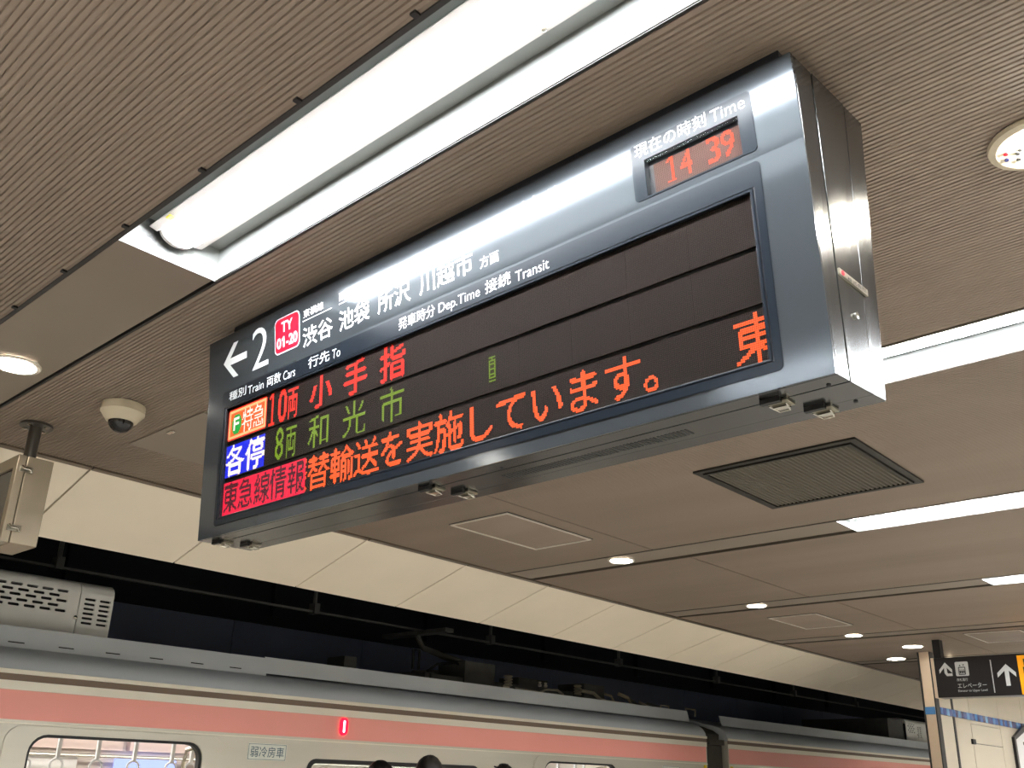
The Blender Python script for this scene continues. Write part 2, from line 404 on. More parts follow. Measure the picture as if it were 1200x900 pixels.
# sloping cream fascia towards the track
fascia = struct('trim_1', 'cream fascia panels sloping down from the ceiling to the track')
JY = [-6.60+.835*i for i in range(36)]
def FB(y): return E(y)-.70
for y0, y1 in zip(JY[:-1], JY[1:]):
    a, b = y0+.005, y1-.005
    p = [(FB(a), a, 2.688), (FB(b), b, 2.688), (E(b)-.02, b, CEIL-.004), (E(a)-.02, a, CEIL-.004)]
    q = [(x, y, z+.02) for x, y, z in p]
    MB().hexa([*p, *q]).build('fascia_panel', 'cream', fascia)
    MB().hexa([(E(a)-.03, a, CEIL-.012), (E(a), a, CEIL-.008), (E(b), b, CEIL-.008), (E(b)-.03, b, CEIL-.012), (E(a)-.03, a, CEIL+.02), (E(a), a, CEIL+.02), (E(b), b, CEIL+.02), (E(b)-.03, b, CEIL+.02)]).build('edge_strip', 'edge_metal', fascia)
MB().hexa([(FB(-7)+.05, -7, 2.72), (FB(23)+.05, 23, 2.72), (E(23), 23, CEIL+.03), (E(-7), -7, CEIL+.03), (FB(-7)+.05, -7, 2.76), (FB(23)+.05, 23, 2.76), (E(23), 23, CEIL+.07), (E(-7), -7, CEIL+.07)]).build('fascia_backing', 'dark_trim', fascia)

# track side: navy panels, dark beam, tunnel ceiling
wl = struct('wall_left', 'dark navy panelled wall behind the train')
WX = -9.5
for i in range(-5, 16):
    y0 = 5.775+1.835*i
    MB().box(WX-.03, WX, y0+.006, y0+1.829, .4, 3.185).build('wall_panel', 'navy_panel', wl)
MB().box(WX-.25, WX-.04, -8, 34, -1.2, 4.2).build('wall_body', 'tunnel_dark', wl)
MB().box(WX-.04, WX+.06, -8, 34, 3.19, 3.28).box(WX-.04, WX+.02, -8, 34, 3.28, 3.9).build('wall_beam', 'tunnel_dark', wl)
for i in range(10):
    MB().box(WX+.02, WX+.10, -1+2.4*i, -.9+2.4*i, 3.28, 3.9).build('wall_rib', 'tunnel_dark', wl)
st(MB().box(WX-.25, -4.2, -8, 34, 3.9, 4.1).build('trim_2', 'tunnel_dark'))
st(MB().box(-9.8, -4.6, 33, 33.3, -1.2, 4.1).build('trim_4', 'tunnel_dark'))

# ------------------------------------------------------------------ right rear wall with its steel corner
wc = struct('wall_center', 'cream panelled wall with a blue tile band and a steel end post')
WXR = -3.39
MB().box(WXR-.10, WXR-.005, 9.80, 9.86, 0, CEIL).build('end_post', 'pillar_steel', wc, bevel=.003)
MB().box(WXR-.115, WXR-.102, 9.795, 9.86, 0, CEIL).box(WXR-.004, WXR+.006, 9.80, 9.90, 0, CEIL).build('post_trim', 'dark_trim', wc)
MB().box(WXR-.10, WXR-.02, 9.86, 14.62, 0, CEIL).build('wall_core', 'dark_trim', wc)
ys = [9.905, 10.24, 10.30, 10.76, 11.72, 12.6, 13.6, 14.6]
for y0, y1 in zip(ys[:-1], ys[1:]):
    if abs(y0-10.24) < .01: continue
    for z0, z1 in ((0, 2.312), (2.386, CEIL-.01)):
        if abs(y0-10.76) < .01 and z0 == 0:
            MB().box(WXR-.02, WXR, y0+.006, y1-.006, 2.09, 2.275).build('wall_panel', 'wall_panel', wc)
            MB().box(WXR-.02, WXR-.002, y0+.006, y1-.006, 2.280, z1).build('wall_panel', 'wall_panel', wc)
            MB().box(WXR-.02, WXR, y0+.006, y1-.006, 0, 2.083).build('wall_panel', 'wall_panel', wc)
            MB().box(WXR, WXR+.02, y0-.06, y0+.03, 2.075, 2.125).build('panel_hinge', 'black', wc)
        else:
            MB().box(WXR-.02, WXR, y0+.004, y1-.004, z0, z1).build('wall_panel', 'wall_panel', wc)
MB().box(WXR-.02, WXR+.004, 10.245, 10.295, 0, CEIL-.01).build('wall_post', 'train_rubber', wc)
MB().box(WXR-.02, WXR+.001, 9.905, 14.6, 2.314, 2.384).build('tile_bed', 'dark_trim', wc)
tl = [MB().box(0, .006, 0, .076, 0, .064) for _ in range(5)]
tproto = []
y = 9.91; i = 0
while y < 14.45:
    c = [0, 1, 2, 1, 0, 3, 4, 3, 1, 2][i % 10]
    MB().box(WXR+.001, WXR+.006, y, y+.078, 2.316, 2.382).build('tile', 'tile%d' % c, wc); y += .083; i += 1
MB().box(WXR-.099, WXR-.006, 9.792, 9.80, 2.308, 2.378).build('tile', 'tile2', wc)

# ================================================================== DEPARTURE BOARD
q = [x*1.3 for x in (-1.955106, -1.94087, -.439661, -.428159, 1.023433, 1.068147, 1.236108, 1.19863, .488532)]
x0f, x0b, x1f, x1b, ytf, ybf, ytb, ybb, zb = q
ZT = CAMZ+.965*1.3; ZB = CAMZ+zb
O = Vector((x0f, ytf, ZT)); ex = Vector((1, 0, 0)); ev = Vector((0, ybf-ytf, ZB-ZT)); FH = ev.length; ev.normalize()
FW = x1f-x0f; en = ev.cross(ex).normalized()
if en.y > 0: en = -en
GLARE_FOLD = .008  # made-up bend of the face, shaped to raise the tube glare on the header
def FP(u, v, w):
    g = -GLARE_FOLD*v/.175 if v < .175 else -GLARE_FOLD*max(0, FH-v)/(FH-.175)
    return tuple(O+ex*u+ev*v+en*(w+g))
board = thing('departure_board', 'large grey electronic departure board showing train rows in red and green dots', 'departure board', ((x0f+x1f)/2, 1.45, ZB))
# cross sections along the depth, t = 0 (front) .. 1 (back)
def ring(t, ins=0):
    xa = x0f+(x0b-x0f)*t; xb = x1f+(x1b-x1f)*t
    yt = ytf+(ytb-ytf)*t; yb = ybf+(ybb-ybf)*t
    return [(xa+ins, yb, ZB+ins), (xb-ins, yb, ZB+ins), (xb-ins, yt, ZT-ins), (xa+ins, yt, ZT-ins)]
def slab(t0, t1, ins=0):
    a, b = ring(t0, ins), ring(t1, ins)
    return MB().add(a+b, [(0, 1, 2, 3), (7, 6, 5, 4), (0, 4, 5, 1), (1, 5, 6, 2), (2, 6, 7, 3), (3, 7, 4, 0)])
# front frame: open shell with the front skin cut for the two displays
WIN = (.098, 1.868, .232, .574); CLK = (1.641, 1.853, .076, .157)
skin = MB().plate([(0, 0), (FW, 0), (FW, .175), (0, .175)], [rrect(CLK[0]-.004, CLK[1]+.004, CLK[2]-.004, CLK[3]+.004, 0)[::-1]], -.010, 0, FP)
skin.build('header_panel', 'sign_grey', board)
skin = MB().plate([(0, .175), (FW, .175), (FW, FH), (0, FH)], [rrect(WIN[0]-.004, WIN[1]+.004, WIN[2]-.004, WIN[3]+.004, 0)[::-1]], -.008, 0, FP)
skin.build('front_panel', 'sign_grey', board)
T1, T2 = .275, .735
def shell(t0, t1, ins=0):   # four-sided band: top, right, bottom, left
    a, b = ring(t0, ins), ring(t1, ins); mb = MB(); th = .004
    ai, bi = ring(t0, ins+th), ring(t1, ins+th)
    for i in range(4):
        j = (i+1) % 4; mb.hexa([a[i], a[j], ai[j], ai[i], b[i], b[j], bi[j], bi[i]])
    return mb
shell(.042, T1-.006).build('front_frame', 'sign_side', board, bevel=.0008)
shell(T1+.008, T2-.008, -.0008).build('middle_casing', 'sign_side', board, bevel=.0008)
shell(T2+.006, 1.0).build('rear_frame', 'sign_side', board, bevel=.0008)
slab(.34, .98, .0065).build('inner_casing', 'sign_core', board)
# black hanging frame between board and ceiling
MB().box(-2.455, -.606, 1.358, 1.56, ZT-.002, CEIL-.001).build('ceiling_mount', 'mount', board, bevel=.002)
# bezels, glass, led rows
MB().plate(rrect(.085, 1.883, .182, .592, .010), [rrect(*WIN, 0)[::-1]], 0.0003, .0020, FP).build('display_bezel', 'bezel', board)
MB().plate(rrect(.106, 1.858+.006, .2345, .5725, .0), [rrect(.1115, 1.8585, .2395, .5685, 0)[::-1]], .0010, .0030, FP).build('inner_bezel', 'bezel', board, bevel=.0004)
MB().plate(rrect(*WIN, 0), [rrect(.1115, 1.862, .238, .572, 0)[::-1]], -.022, .0004, FP).build('display_well', 'bezel_inner', board)
MB().mapped(FP, .1115, 1.862, .238, .572, .0002, .0009).build('display_glass', 'pane', board)
MB().mapped(FP, .1, 1.866, .234, .573, -.014, -.012).build('display_back', 'black', board)
DW = -.0055
PU, PV = .0040625, .0040
U0 = .1155
ROWS = [.2455, .3575, .4695]
def uvboard(u0, u1, v0, v1, w, name, material, parent, pu, pv, ou, ov):
    mb = MB().mapped(FP, u0, u1, v0, v1, w-.006, w); c = [(u0, v0), (u1, v0), (u1, v1), (u0, v1)]*2
    mb.uv = [((a-ou)/pu, (b-ov)/pv) for a, b in c]; return mb.build(name, material, parent)
rowp = []
for r, v0 in enumerate(ROWS):
    n = 12; wd = (1.862-.1115)/n
    row = None
    for i in range(n):
        o = uvboard(.1115+i*wd+.0001, .1115+(i+1)*wd-.0001, v0-.003 if r else .2395, v0+24*PV+.003, DW-.0005, 'led_module', 'led_board', board, PU, PV, U0, v0)
    rowp.append(o)
def dots(name, material, bits, u, v, parent=board, w=DW, pu=PU, pv=PV, fill=.80, label=None):
    mb = MB(); hu, hv = pu*(1-fill)/2, pv*(1-fill)/2
    for r, c in zip(*np.nonzero(bits)):
        a, b = u+c*pu, v+r*pv
        p = [FP(a+hu, b+hv, w-.0004), FP(a+pu-hu, b+hv, w-.0004), FP(a+pu-hu, b+pv-hv, w-.0004), FP(a+hu, b+pv-hv, w-.0004),
             FP(a+hu, b+hv, w), FP(a+pu-hu, b+hv, w), FP(a+pu-hu, b+pv-hv, w), FP(a+hu, b+pv-hv, w)]
        mb.add(p, [(4, 5, 6, 7), (0, 1, 5, 4), (1, 2, 6, 5), (2, 3, 7, 6), (3, 0, 4, 7)])
    o = mb.build(name, material, parent, kind='stuff')
    if label: o['label'] = label
    return o
def canvas(cols=48, rows=24): return np.zeros((rows, cols), bool)
ONE = ["0011100", "0111100", "1111100", "1101100"]+["0001100"]*18+["1111111", "1111111"]
def put(cv, ch, col, cols=24, rows=24, row0=0, offset=0, th=.38, ink=False):
    if ch == '1':
        src = np.array([[c == '1' for c in r] for r in ONE])
        g = src[(np.arange(rows)*24//rows)][:, (np.arange(cols)*7//cols)]
    else:
        g = raster(ch, cols, rows, 0, .30 if offset > .005 else th, ink)
        if offset > .015 and cols == 24 and rows == 24 and ch in '小手指' : g = g | np.pad(raster(ch, cols, rows, 0, .42), ((0, 0), (1, 0)))[:, :-1]
    for r in range(rows):
        for c in range(cols):
            if g[r, c] and 0 <= r+row0 < cv.shape[0] and 0 <= c+col < cv.shape[1]: cv[r+row0, c+col] = True
NC = 432
def at(u): return int(round((u-U0)/PU))
# row 1
c1 = canvas(NC)
put(c1, '1', at(.328), 7, 24, 0, .012, .4, True); put(c1, '0', at(.370), 10, 24, 0, .012, .4, True); put(c1, '両', at(.417), 12, 24, 0, .012)
for ch, u in (('小', .517), ('手', .664), ('指', .810)): put(c1, ch, at(u), 24, 24, 0, .016)
dots('red_led_text', 'led_red', c1, U0, ROWS[0])
# row 2
c2 = canvas(NC)
put(c2, '8', at(.366), 9, 23, 0, .0, .4, True); put(c2, '両', at(.416), 12, 24, 0, 0)
for ch, u in (('和', .517), ('光', .664), ('市', .810)): put(c2, ch, at(u), 24, 24, 0, .004, .46)
odd = ["11111", "00100", "11111", "10001", "11111", "10001", "10001", "11111", "10001", "10001", "11111", "10001", "11111", "00000", "11111"]
for r, s in enumerate(odd):
    for c, x in enumerate(s):
        if x == '1': c2[r+4, at(1.187)+c] = True
dots('green_led_text', 'led_green', c2, U0, ROWS[1])
# row 3, running news
c3 = canvas(NC); base = at(.5235)
put(c3, '振', base-24, 24, 24, 0, .014); c3[:, :at(.514)] = False
for k, ch in enumerate('替輸送を実施しています。'): put(c3, ch, base+24*k, 24, 24, 0, .016)
put(c3, '東', base+24*13, 24, 24, 0, .016)
c3 = c3[:, :NC-3]
dots('orange_led_text', 'led_orange', c3, U0, ROWS[2])
# full colour boxes at the left
box1 = np.ones((24, 49), bool); rim = np.zeros_like(box1); rim[1:-1, 1:-1] = True; rim[3:-3, 3:-3] = False
for r, c in ((0, 0), (0, 48), (23, 0), (23, 48)): box1[r, c] = False
ex_t = np.zeros_like(box1)
put(ex_t, '特', 18, 14, 18, 3, .004); put(ex_t, '急', 32, 14, 18, 3, .004)
yy, xx = np.mgrid[0:24, 0:49]; circ = ((xx-10.5)/6.0)**2+((yy-12)/8.0)**2 < 1
eff = np.zeros_like(box1)
put(eff, 'F', 7, 7, 10, 7, .02, .35, True)
dots('express_letter', 'led_white', eff | (ex_t & ~rim), U0, ROWS[0])
dots('express_emblem', 'led_lime', circ & ~eff & ~rim, U0, ROWS[0])
dots('express_rim', 'led_cream', rim, U0, ROWS[0])
outer_r = box1 & ~rim & ((yy < 1) | (yy > 22) | (xx < 1) | (xx > 47))
dots('express_outline', 'led_red', outer_r, U0, ROWS[0])
inner = box1 & ~rim & ~outer_r & ~circ & ~eff & ~ex_t
dots('express_field', 'led_amber', inner, U0, ROWS[0])
loc = np.zeros((24, 49), bool); put(loc, '各', 0, 24, 24, 0, .012); put(loc, '停', 25, 24, 24, 0, .012)
dots('local_text', 'led_white', loc, U0, ROWS[1]); dots('local_field', 'led_blue', ~loc, U0, ROWS[1])
nw = np.zeros((24, 98), bool)
for k, ch in enumerate('東急線情報'): put(nw, ch, int(k*19.6), 19, 23, 0, .006, .36)
dots('news_field', 'led_crimson', ~nw, U0, ROWS[2], fill=.92); dots('news_text', 'led_dim', nw, U0, ROWS[2])
# clock
MB().plate(rrect(1.611, 1.883, .036, .161, .009), [rrect(*CLK, 0)[::-1]], .0003, .0016, FP).build('clock_bezel', 'bezel_matte', board)
MB().plate(rrect(CLK[0]-.003, CLK[1]+.003, CLK[2]-.003, CLK[3]+.003, 0), [rrect(*CLK, 0)[::-1]], -.022, -.0004, FP).build('clock_well', 'bezel_inner', board)
uvboard(CLK[0], CLK[1], CLK[2], CLK[3], -.0135, 'clock_shadow_back', 'bezel_inner', board, .003, .003, 0, 0)  # dark sheet left bare at left and top, painting the recess shadow
uvboard(CLK[0]+.012, CLK[1]-.002, CLK[2]+.010, CLK[3]+.0, -.0125, 'clock_board', 'clock_board', board, .0033, .0033, 1.66, .07)
ck = np.zeros((16, 60), bool)
for d, c in (('1', 0), ('4', 9), ('3', 27), ('9', 36)): put(ck, d, c, 8 if d != '1' else 6, 16, 0, .02, .4, True)
dots('clock_digits', 'led_clock', ck, 1.682, .0860, w=-.0118, pu=.00345, pv=.00335)
MB().mapped(FP, CLK[0]+.0008, CLK[1]-.0008, CLK[2]+.0008, CLK[3]-.0008, -.0024, -.0016).build('clock_glass', 'pane', board)
# printed lettering
PR = .0007
def pt(txt, a0, a1, b0, b1, m='white_print', w=PR, off=0.0, name='lettering', label=None):
    o = text_mb(MB(), txt, a0, a1, b0, b1, FP, w, off).build(name, m, board)
    if label: o['label'] = label
    return o
MB().plate([(.083, .089), (.138, .034), (.162, .034), (.119, .0795), (.208, .0795), (.208, .1005), (.119, .1005), (.163, .144), (.138, .144)], [], .0002, PR, FP).build('arrow', 'white_print', board)
pt('2', .238, .320, .026, .151, off=-.006)
MB().plate(rrect(.353, .473, .029, .138, .017), [], .0002, .0006, FP).build('station_badge_rim', 'white_print', board)
MB().plate(rrect(.3565, .4695, .0325, .1345, .0145), [], .0007, .0010, FP).build('station_badge', 'red_print', board)
pt('TY', .386, .441, .044, .076, w=.0013, off=.022); pt('0', .364, .385, .089, .122, w=.0013, off=.022); pt('-20', .409, .463, .089, .122, w=.0013, off=.022)
MB().plate([(.3885, .0955), (.3955, .089), (.4015, .089), (.4015, .122), (.3945, .122), (.3945, .0975), (.3885, .101)], [], .0010, .0013, FP).build('badge_digit', 'white_print', board)
for txt, a0, a1 in (('渋谷', .487, .622), ('池袋', .649, .776), ('所沢', .808, .934), ('川越市', .966, 1.151)):
    pt(txt, a0, a1, .093, .152, off=.012)
    MB().mapped(FP, a0+.001, a1-.003, .0710, .0732, .0002, PR).build('rule_line', 'white_print', board)
for txt, a0, a1 in (('東横線', .491, .583), ('副都心線', .651, .767), ('西武線', .810, .897), ('東武東上線', .968, 1.113)):
    pt(txt, a0, a1, .040, .064, off=.006)
pt('方面', 1.173, 1.233, .123, .152, off=.01)
BW = .0024
for txt, a0, a1, b0, b1, of in (('種別', .122, .212, .189, .217, .004), ('Train', .222, .303, .1955, .2205, -.004), ('両数', .319, .388, .1915, .2235, .004), ('Cars', .400, .456, .197, .2235, -.004),
        ('行先', .516, .611, .188, .221, .004), ('To', .622, .657, .195, .221, -.004), ('発車時分', .889, 1.021, .188, .221, .004), ('Dep.Time', 1.034, 1.171, .194, .2265, -.004),
        ('接続', 1.188, 1.267, .188, .221, .004), ('Transit', 1.282, 1.379, .197, .2225, -.004)):
    pt(txt, a0, a1, b0, b1, w=BW, off=of)
pt('現在の時刻', 1.621, 1.788, .036, .067, w=.0019, off=.002); pt('Time', 1.798, 1.871, .041, .067, w=.0019, off=-.006)
pt('渋谷', 1.31, 1.43, .035, .092, m='ghost_print', w=.0005, name='removed_lettering_mark'); pt('方面', 1.255, 1.30, .055, .095, m='ghost_print', w=.0005, name='removed_lettering_mark')
# right side: name plate and keyhole
sx = Vector((x1b-x1f, ytb-ytf, 0)).normalized()
def SD(y, z, w):   # point on the right side, w outwards
    tt = (y-1.39)/(1.56-1.39); return (x1f+(x1b-x1f)*tt+w+.001, y, z)
MB().plate([(1.430, 2.447), (1.430, 2.435), (1.527, 2.428), (1.527, 2.441)], [], .0, .004, SD).build('name_plate', 'stainless', board)
text_mb(MB(), '株式会社', 1.455, 1.520, 2.432, 2.440, SD, .0048, .01, flip=False).build('plate_lettering', 'black_print', board)
MB().plate([(1.435+.006+.005*math.cos(i*math.pi/6), 2.4405+.005*math.sin(i*math.pi/6)) for i in range(12)], [], .004, .0048, SD).build('plate_emblem', 'red_print', board)
kx = SD(1.478, 2.372, 0)
MB().lathe([(.0065, 0), (.0065, .004), (.004, .0045)], kx, axis=0, n=14).build('lock', 'chrome', board, True)
# underside: latches, vent slots, screws
for (lx, ly, b2) in ((-.699, 1.453, 0), (-.654, 1.530, 1), (-1.579, 1.449, 0), (-1.537, 1.515, 1), (-2.484, 1.452, 0), (-2.440, 1.520, 1)):
    la = MB().box(lx-.020, lx+.020, ly-.024, ly+.010, ZB-.006, ZB-.0005).build('latch', 'latch_steel', board, bevel=.001)
    MB().box(lx-.026, lx+.012, ly-.036, ly-.026, ZB-.010, ZB-.0005).build('latch_keeper', 'black', board)
    MB().box(lx-.014, lx+.014, ly-.012, ly+.004, ZB-.012, ZB-.006).tube([(lx-.016, ly-.02, ZB-.010), (lx-.01, ly+.008, ZB-.013), (lx+.01, ly+.008, ZB-.013), (lx+.016, ly-.02, ZB-.010)], .0014, 6).build('latch_lever', 'chrome', la)
nv = 0
for i in range(54):
    x = -1.385+i*.0090
    MB().box(x, x+.0048, 1.462, 1.492, ZB-.0014, ZB-.0006).build('vent_slot', 'black', board)
for x, y in ((-.602, 1.428), (-.597, 1.524), (-2.50, 1.43), (-1.35, 1.426)):
    MB().lathe([(.004, ZB-.002), (.004, ZB-.0005)], (x, y, 0), n=10).build('screw', 'black', board)

# ================================================================== CEILING DEVICES
# dome camera
dx, dy = -3.385, 1.462
cam_t = thing('dome_camera', 'cream dome security camera with dark glass bubble on the ceiling', 'security camera', (dx, dy, CEIL))
MB().lathe([(.076, CEIL-.0005), (.080, CEIL-.003), (.081, CEIL-.034), (.077, CEIL-.038), (.056, CEIL-.066), (.050, CEIL-.070), (.040, CEIL-.070)], (dx, dy, 0), n=40).build('housing', 'ivory', cam_t, True)
MB().lathe([(.048, CEIL-.064)]+[(.046*math.cos(a*math.pi/20), CEIL-.068-.044*math.sin(a*math.pi/20)) for a in range(0, 10)], (dx, dy, 0), n=32).build('bubble', 'dark_glass', cam_t, True)
# round emergency light / detector, right edge
ex_, ey_ = -.322, 1.950
em = thing('emergency_light', 'round ivory emergency light plate cut by the right picture edge', 'emergency light', (ex_, ey_, CEIL))
MB().lathe([(.088, CEIL-.0005), (.092, CEIL-.006), (.090, CEIL-.014), (.076, CEIL-.018), (.072, CEIL-.016), (.02, CEIL-.017)], (ex_, ey_, 0), n=48).build('plate', 'ivory', em, True)
MB().lathe([(.030, CEIL-.015), (.028, CEIL-.026), (.012, CEIL-.034)], (ex_+.012, ey_, 0), n=30).build('lens', 'rescue_lamp', em, True)
for a, b, c, n_ in ((-.056, -.012, 'red_print', 'red_mark'), (-.060, .010, 'tile3', 'blue_mark'), (-.036, .002, 'black', 'indicator'), (-.028, -.008, 'black', 'indicator'), (-.040, .024, 'black', 'indicator')):
    MB().lathe([(.0045, CEIL-.016), (.0045, CEIL-.0195)], (ex_+a, ey_+b, 0), n=12).build(n_, c, em)
# hanging steel box on a pole
bx = thing('pole_mounted_box', 'small stainless box hanging from a ceiling pole left of the dome camera', 'equipment box', (-3.85, 1.32, 2.378))
MB().lathe([(.063, CEIL-.0005), (.063, CEIL-.010), (.030, CEIL-.012)], (-3.889, 1.341, 0), n=26).build('flange', 'pole_paint', bx, True)
for a in (.6, 2.2, 3.8, 5.4): MB().lathe([(.010, CEIL-.010), (.010, CEIL-.017), (.005, CEIL-.019)], (-3.889+.047*math.cos(a), 1.341+.047*math.sin(a), 0), n=8).build('bolt', 'chrome', bx)
MB().lathe([(.024, CEIL-.010), (.024, 2.66)], (-3.889, 1.341, 0), n=20).build('pole', 'pole_paint', bx, True)
BX0, BX1, BY0, BY1, BZ0, BZ1 = -3.965, -3.738, 1.25, 1.384, 2.378, 2.72
MB().box(BX0, BX1, BY0+.034, BY1, BZ0, BZ1).build('case', 'box_steel', bx, bevel=.003)
MB().plate(rrect(BX0, BX1, BZ0, BZ1, 0), [rrect(BX0+.03, BX1-.035, BZ0+.05, BZ1-.05, .004)[::-1]], BY0, BY0+.031, lambda a, b, c: (a, c, b)).build('door', 'box_steel', bx, bevel=.003)
MB().box(BX0+.03, BX1-.035, BY0+.008, BY0+.012, BZ0+.05, BZ1-.05).build('window', 'dark_glass', bx)
for z in (2.665, 2.435):
    l = MB().box(BX1, BX1+.006, BY0+.012, BY0+.062, z-.012, z+.012).build('latch', 'latch_steel', bx, bevel=.002)
    MB().tube([(BX1+.008, BY0+.018, z+.01), (BX1+.016, BY0+.024, z), (BX1+.016, BY0+.046, z), (BX1+.008, BY0+.054, z-.008)], .005, 8).build('latch_lever', 'chrome', l, True)
# air grille past the board
gx0, gx1, gy0, gy1 = -2.118, -1.378, 3.468, 4.200
gr = thing('air_grille', 'large dark slatted air grille in the ceiling, below right of the board', 'air vent', ((gx0+gx1)/2, (gy0+gy1)/2, CEIL))
MB().plate(rrect(gx0, gx1, gy0, gy1, 0), [rrect(gx0+.03, gx1-.03, gy0+.03, gy1-.03, 0)[::-1]], CEIL-.010, CEIL-.0005, W).build('frame', 'grille', gr, bevel=.002)
MB().plate(rrect(gx0+.034, gx1-.034, gy0+.034, gy1-.034, 0), [rrect(gx0+.046, gx1-.046, gy0+.046, gy1-.046, 0)[::-1]], CEIL-.016, CEIL-.004, W).build('inner_frame', 'grille', gr)
MB().box(gx0+.01, gx1-.01, gy0+.01, gy1-.01, CEIL-.003, CEIL-.001).build('backing', 'black', gr)
N = 30; stp = (gx1-gx0-.1)/N; first = None
for i in range(N):
    x = gx0+.05+i*stp
    if first is None:
        mbx = MB().hexa([(x+.002, gy0+.046, CEIL-.013), (x+.010, gy0+.046, CEIL-.013), (x+.010, gy1-.046, CEIL-.013), (x+.002, gy1-.046, CEIL-.013), (x+.009, gy0+.046, CEIL-.003), (x+.016, gy0+.046, CEIL-.003), (x+.016, gy1-.046, CEIL-.003), (x+.009, gy1-.046, CEIL-.003)])
        first = mbx.build('slat', 'grille_slat', gr)
    else: share(first, 'slat', (i*stp, 0, 0), gr)
# hatches
def hatch(x0, x1, y0, y1, label, name='ceiling_hatch', sk=0.0, panel='ceiling'):
    t = thing(name, label, 'access hatch', ((x0+x1)/2, (y0+y1)/2, CEIL))
    MB().plate(rrect(x0, x1, y0, y1, 0), [rrect(x0+.010, x1-.010, y0+.010, y1-.010, 0)[::-1]], CEIL-.009, CEIL-.0004, W).build('frame', 'down_rim', t)
    MB().plate(rrect(x0-.006, x1+.006, y0-.006, y1+.006, 0), [rrect(x0, x1, y0, y1, 0)[::-1]], CEIL-.003, CEIL-.0003, W).build('gap_seal', 'dark_trim', t)
    mb = MB().box(x0+.010, x1-.010, y0+.012, y1-.012, CEIL-.004, CEIL-.0006).build('panel', panel, t)
    return t
hatch(-3.662, -3.240, 3.475, 4.188, 'ceiling hatch in a pale metal frame, left of the air grille')
hatch(-3.715, -3.300, 7.150, 7.830, 'far ceiling hatch framed on two sides, beyond the second downlight')
hatch(-2.72, -2.27, 8.78, 9.42, 'ceiling hatch above the black direction sign')
t = thing('ceiling_cover', 'flat grey cover plate in the ribbed ceiling beside the dome camera', 'access hatch', (-3.5, 1.99, CEIL))
MB().box(-3.80, -3.20, 1.69, 2.29, CEIL-.006, CEIL-.0004).build('panel', 'ceiling_flat', t, bevel=.001)
MB().box(-3.52, -3.475, 1.712, 1.728, CEIL-.014, CEIL-.006).build('latch', 'chrome', t, bevel=.002)

# ================================================================== DIRECTION SIGN
DY = 9.0
ds = thing('direction_sign', 'black hanging direction sign with white arrows and an orange exit panel', 'direction sign', (-2.2, DY, 2.39))
DSX1 = -1.2
def DF(a, b, c): return (a, DY-c, b)
MB().box(-3.10, DSX1, DY, DY+.16, 2.390, 2.733).build('sign_body', 'board_black', ds, bevel=.004)
MB().box(-3.105, -3.078, DY-.004, DY+.164, 2.388, 2.735).build('end_cap', 'pillar_steel', ds, bevel=.003)
for hx in (-3.085, -1.5): MB().box(hx, hx+.065, DY+.03, DY+.11, 2.733, CEIL-.001).build('hanger', 'black', ds)
MB().plate(rrect(-2.387, DSX1-.02, 2.395, 2.716, 0), [], 0.0, .003, DF).build('exit_panel', 'orange', ds)
MB().box(-2.606, -2.598, DY-.002, DY, 2.417, 2.692).build('divider_line', 'white_print', ds)
# bent arrow, up arrow
MB().plate([(-2.985, 2.690), (-3.040, 2.628), (-3.040, 2.596), (-2.997, 2.645), (-2.997, 2.598), (-2.980, 2.572), (-2.931, 2.572), (-2.931, 2.594), (-2.968, 2.594), (-2.974, 2.605), (-2.974, 2.645), (-2.930, 2.596), (-2.930, 2.628)], [], 0, .002, DF).build('bent_arrow', 'white_print', ds)
MB().plate([(-2.483, 2.650), (-2.560, 2.578), (-2.560, 2.541), (-2.500, 2.595), (-2.500, 2.470), (-2.466, 2.470), (-2.466, 2.595), (-2.412, 2.541), (-2.412, 2.578)], [], 0, .002, DF).build('up_arrow', 'white_print', ds)
MB().plate(rrect(-2.901, -2.790, 2.567, 2.690, .012), [], 0, .002, DF).build('elevator_pictogram', 'white_print', ds)
ep = MB().plate(rrect(-2.876, -2.816, 2.578, 2.645, .006), [rrect(-2.870, -2.822, 2.585, 2.638, .004)[::-1]], .002, .003, DF)
for cx in (-2.862, -2.846, -2.830):
    ep.plate(rrect(cx-.006, cx+.006, 2.590, 2.615, .004), [], .002, .003, DF); ep.plate([(cx+.004*math.cos(i), 2.622+.004*math.sin(i)) for i in (0, 1, 2, 3, 4, 5)], [], .002, .003, DF)
ep.plate([(-2.868, 2.652), (-2.852, 2.652), (-2.860, 2.666)], [], .002, .003, DF).plate([(-2.838, 2.666), (-2.822, 2.666), (-2.830, 2.652)], [], .002, .003, DF)
ep.build('elevator_drawing', 'black_print', ds)
for txt, a0, a1, z0, z1, m in (('改札階行', -2.899, -2.806, 2.523, 2.549, 'white_print'), ('エレベーター', -2.898, -2.658, 2.464, 2.507, 'white_print'), ('Elevator to Upper Level', -2.899, -2.657, 2.427, 2.452, 'white_print'), ('出口', -2.350, -1.98, 2.55, 2.70, 'black_print'), ('Exit', -2.345, -2.16, 2.42, 2.50, 'black_print')):
    text_mb(MB(), txt, a0, a1, z0, z1, DF, .0045, .006, flip=False).build('lettering', m, ds)
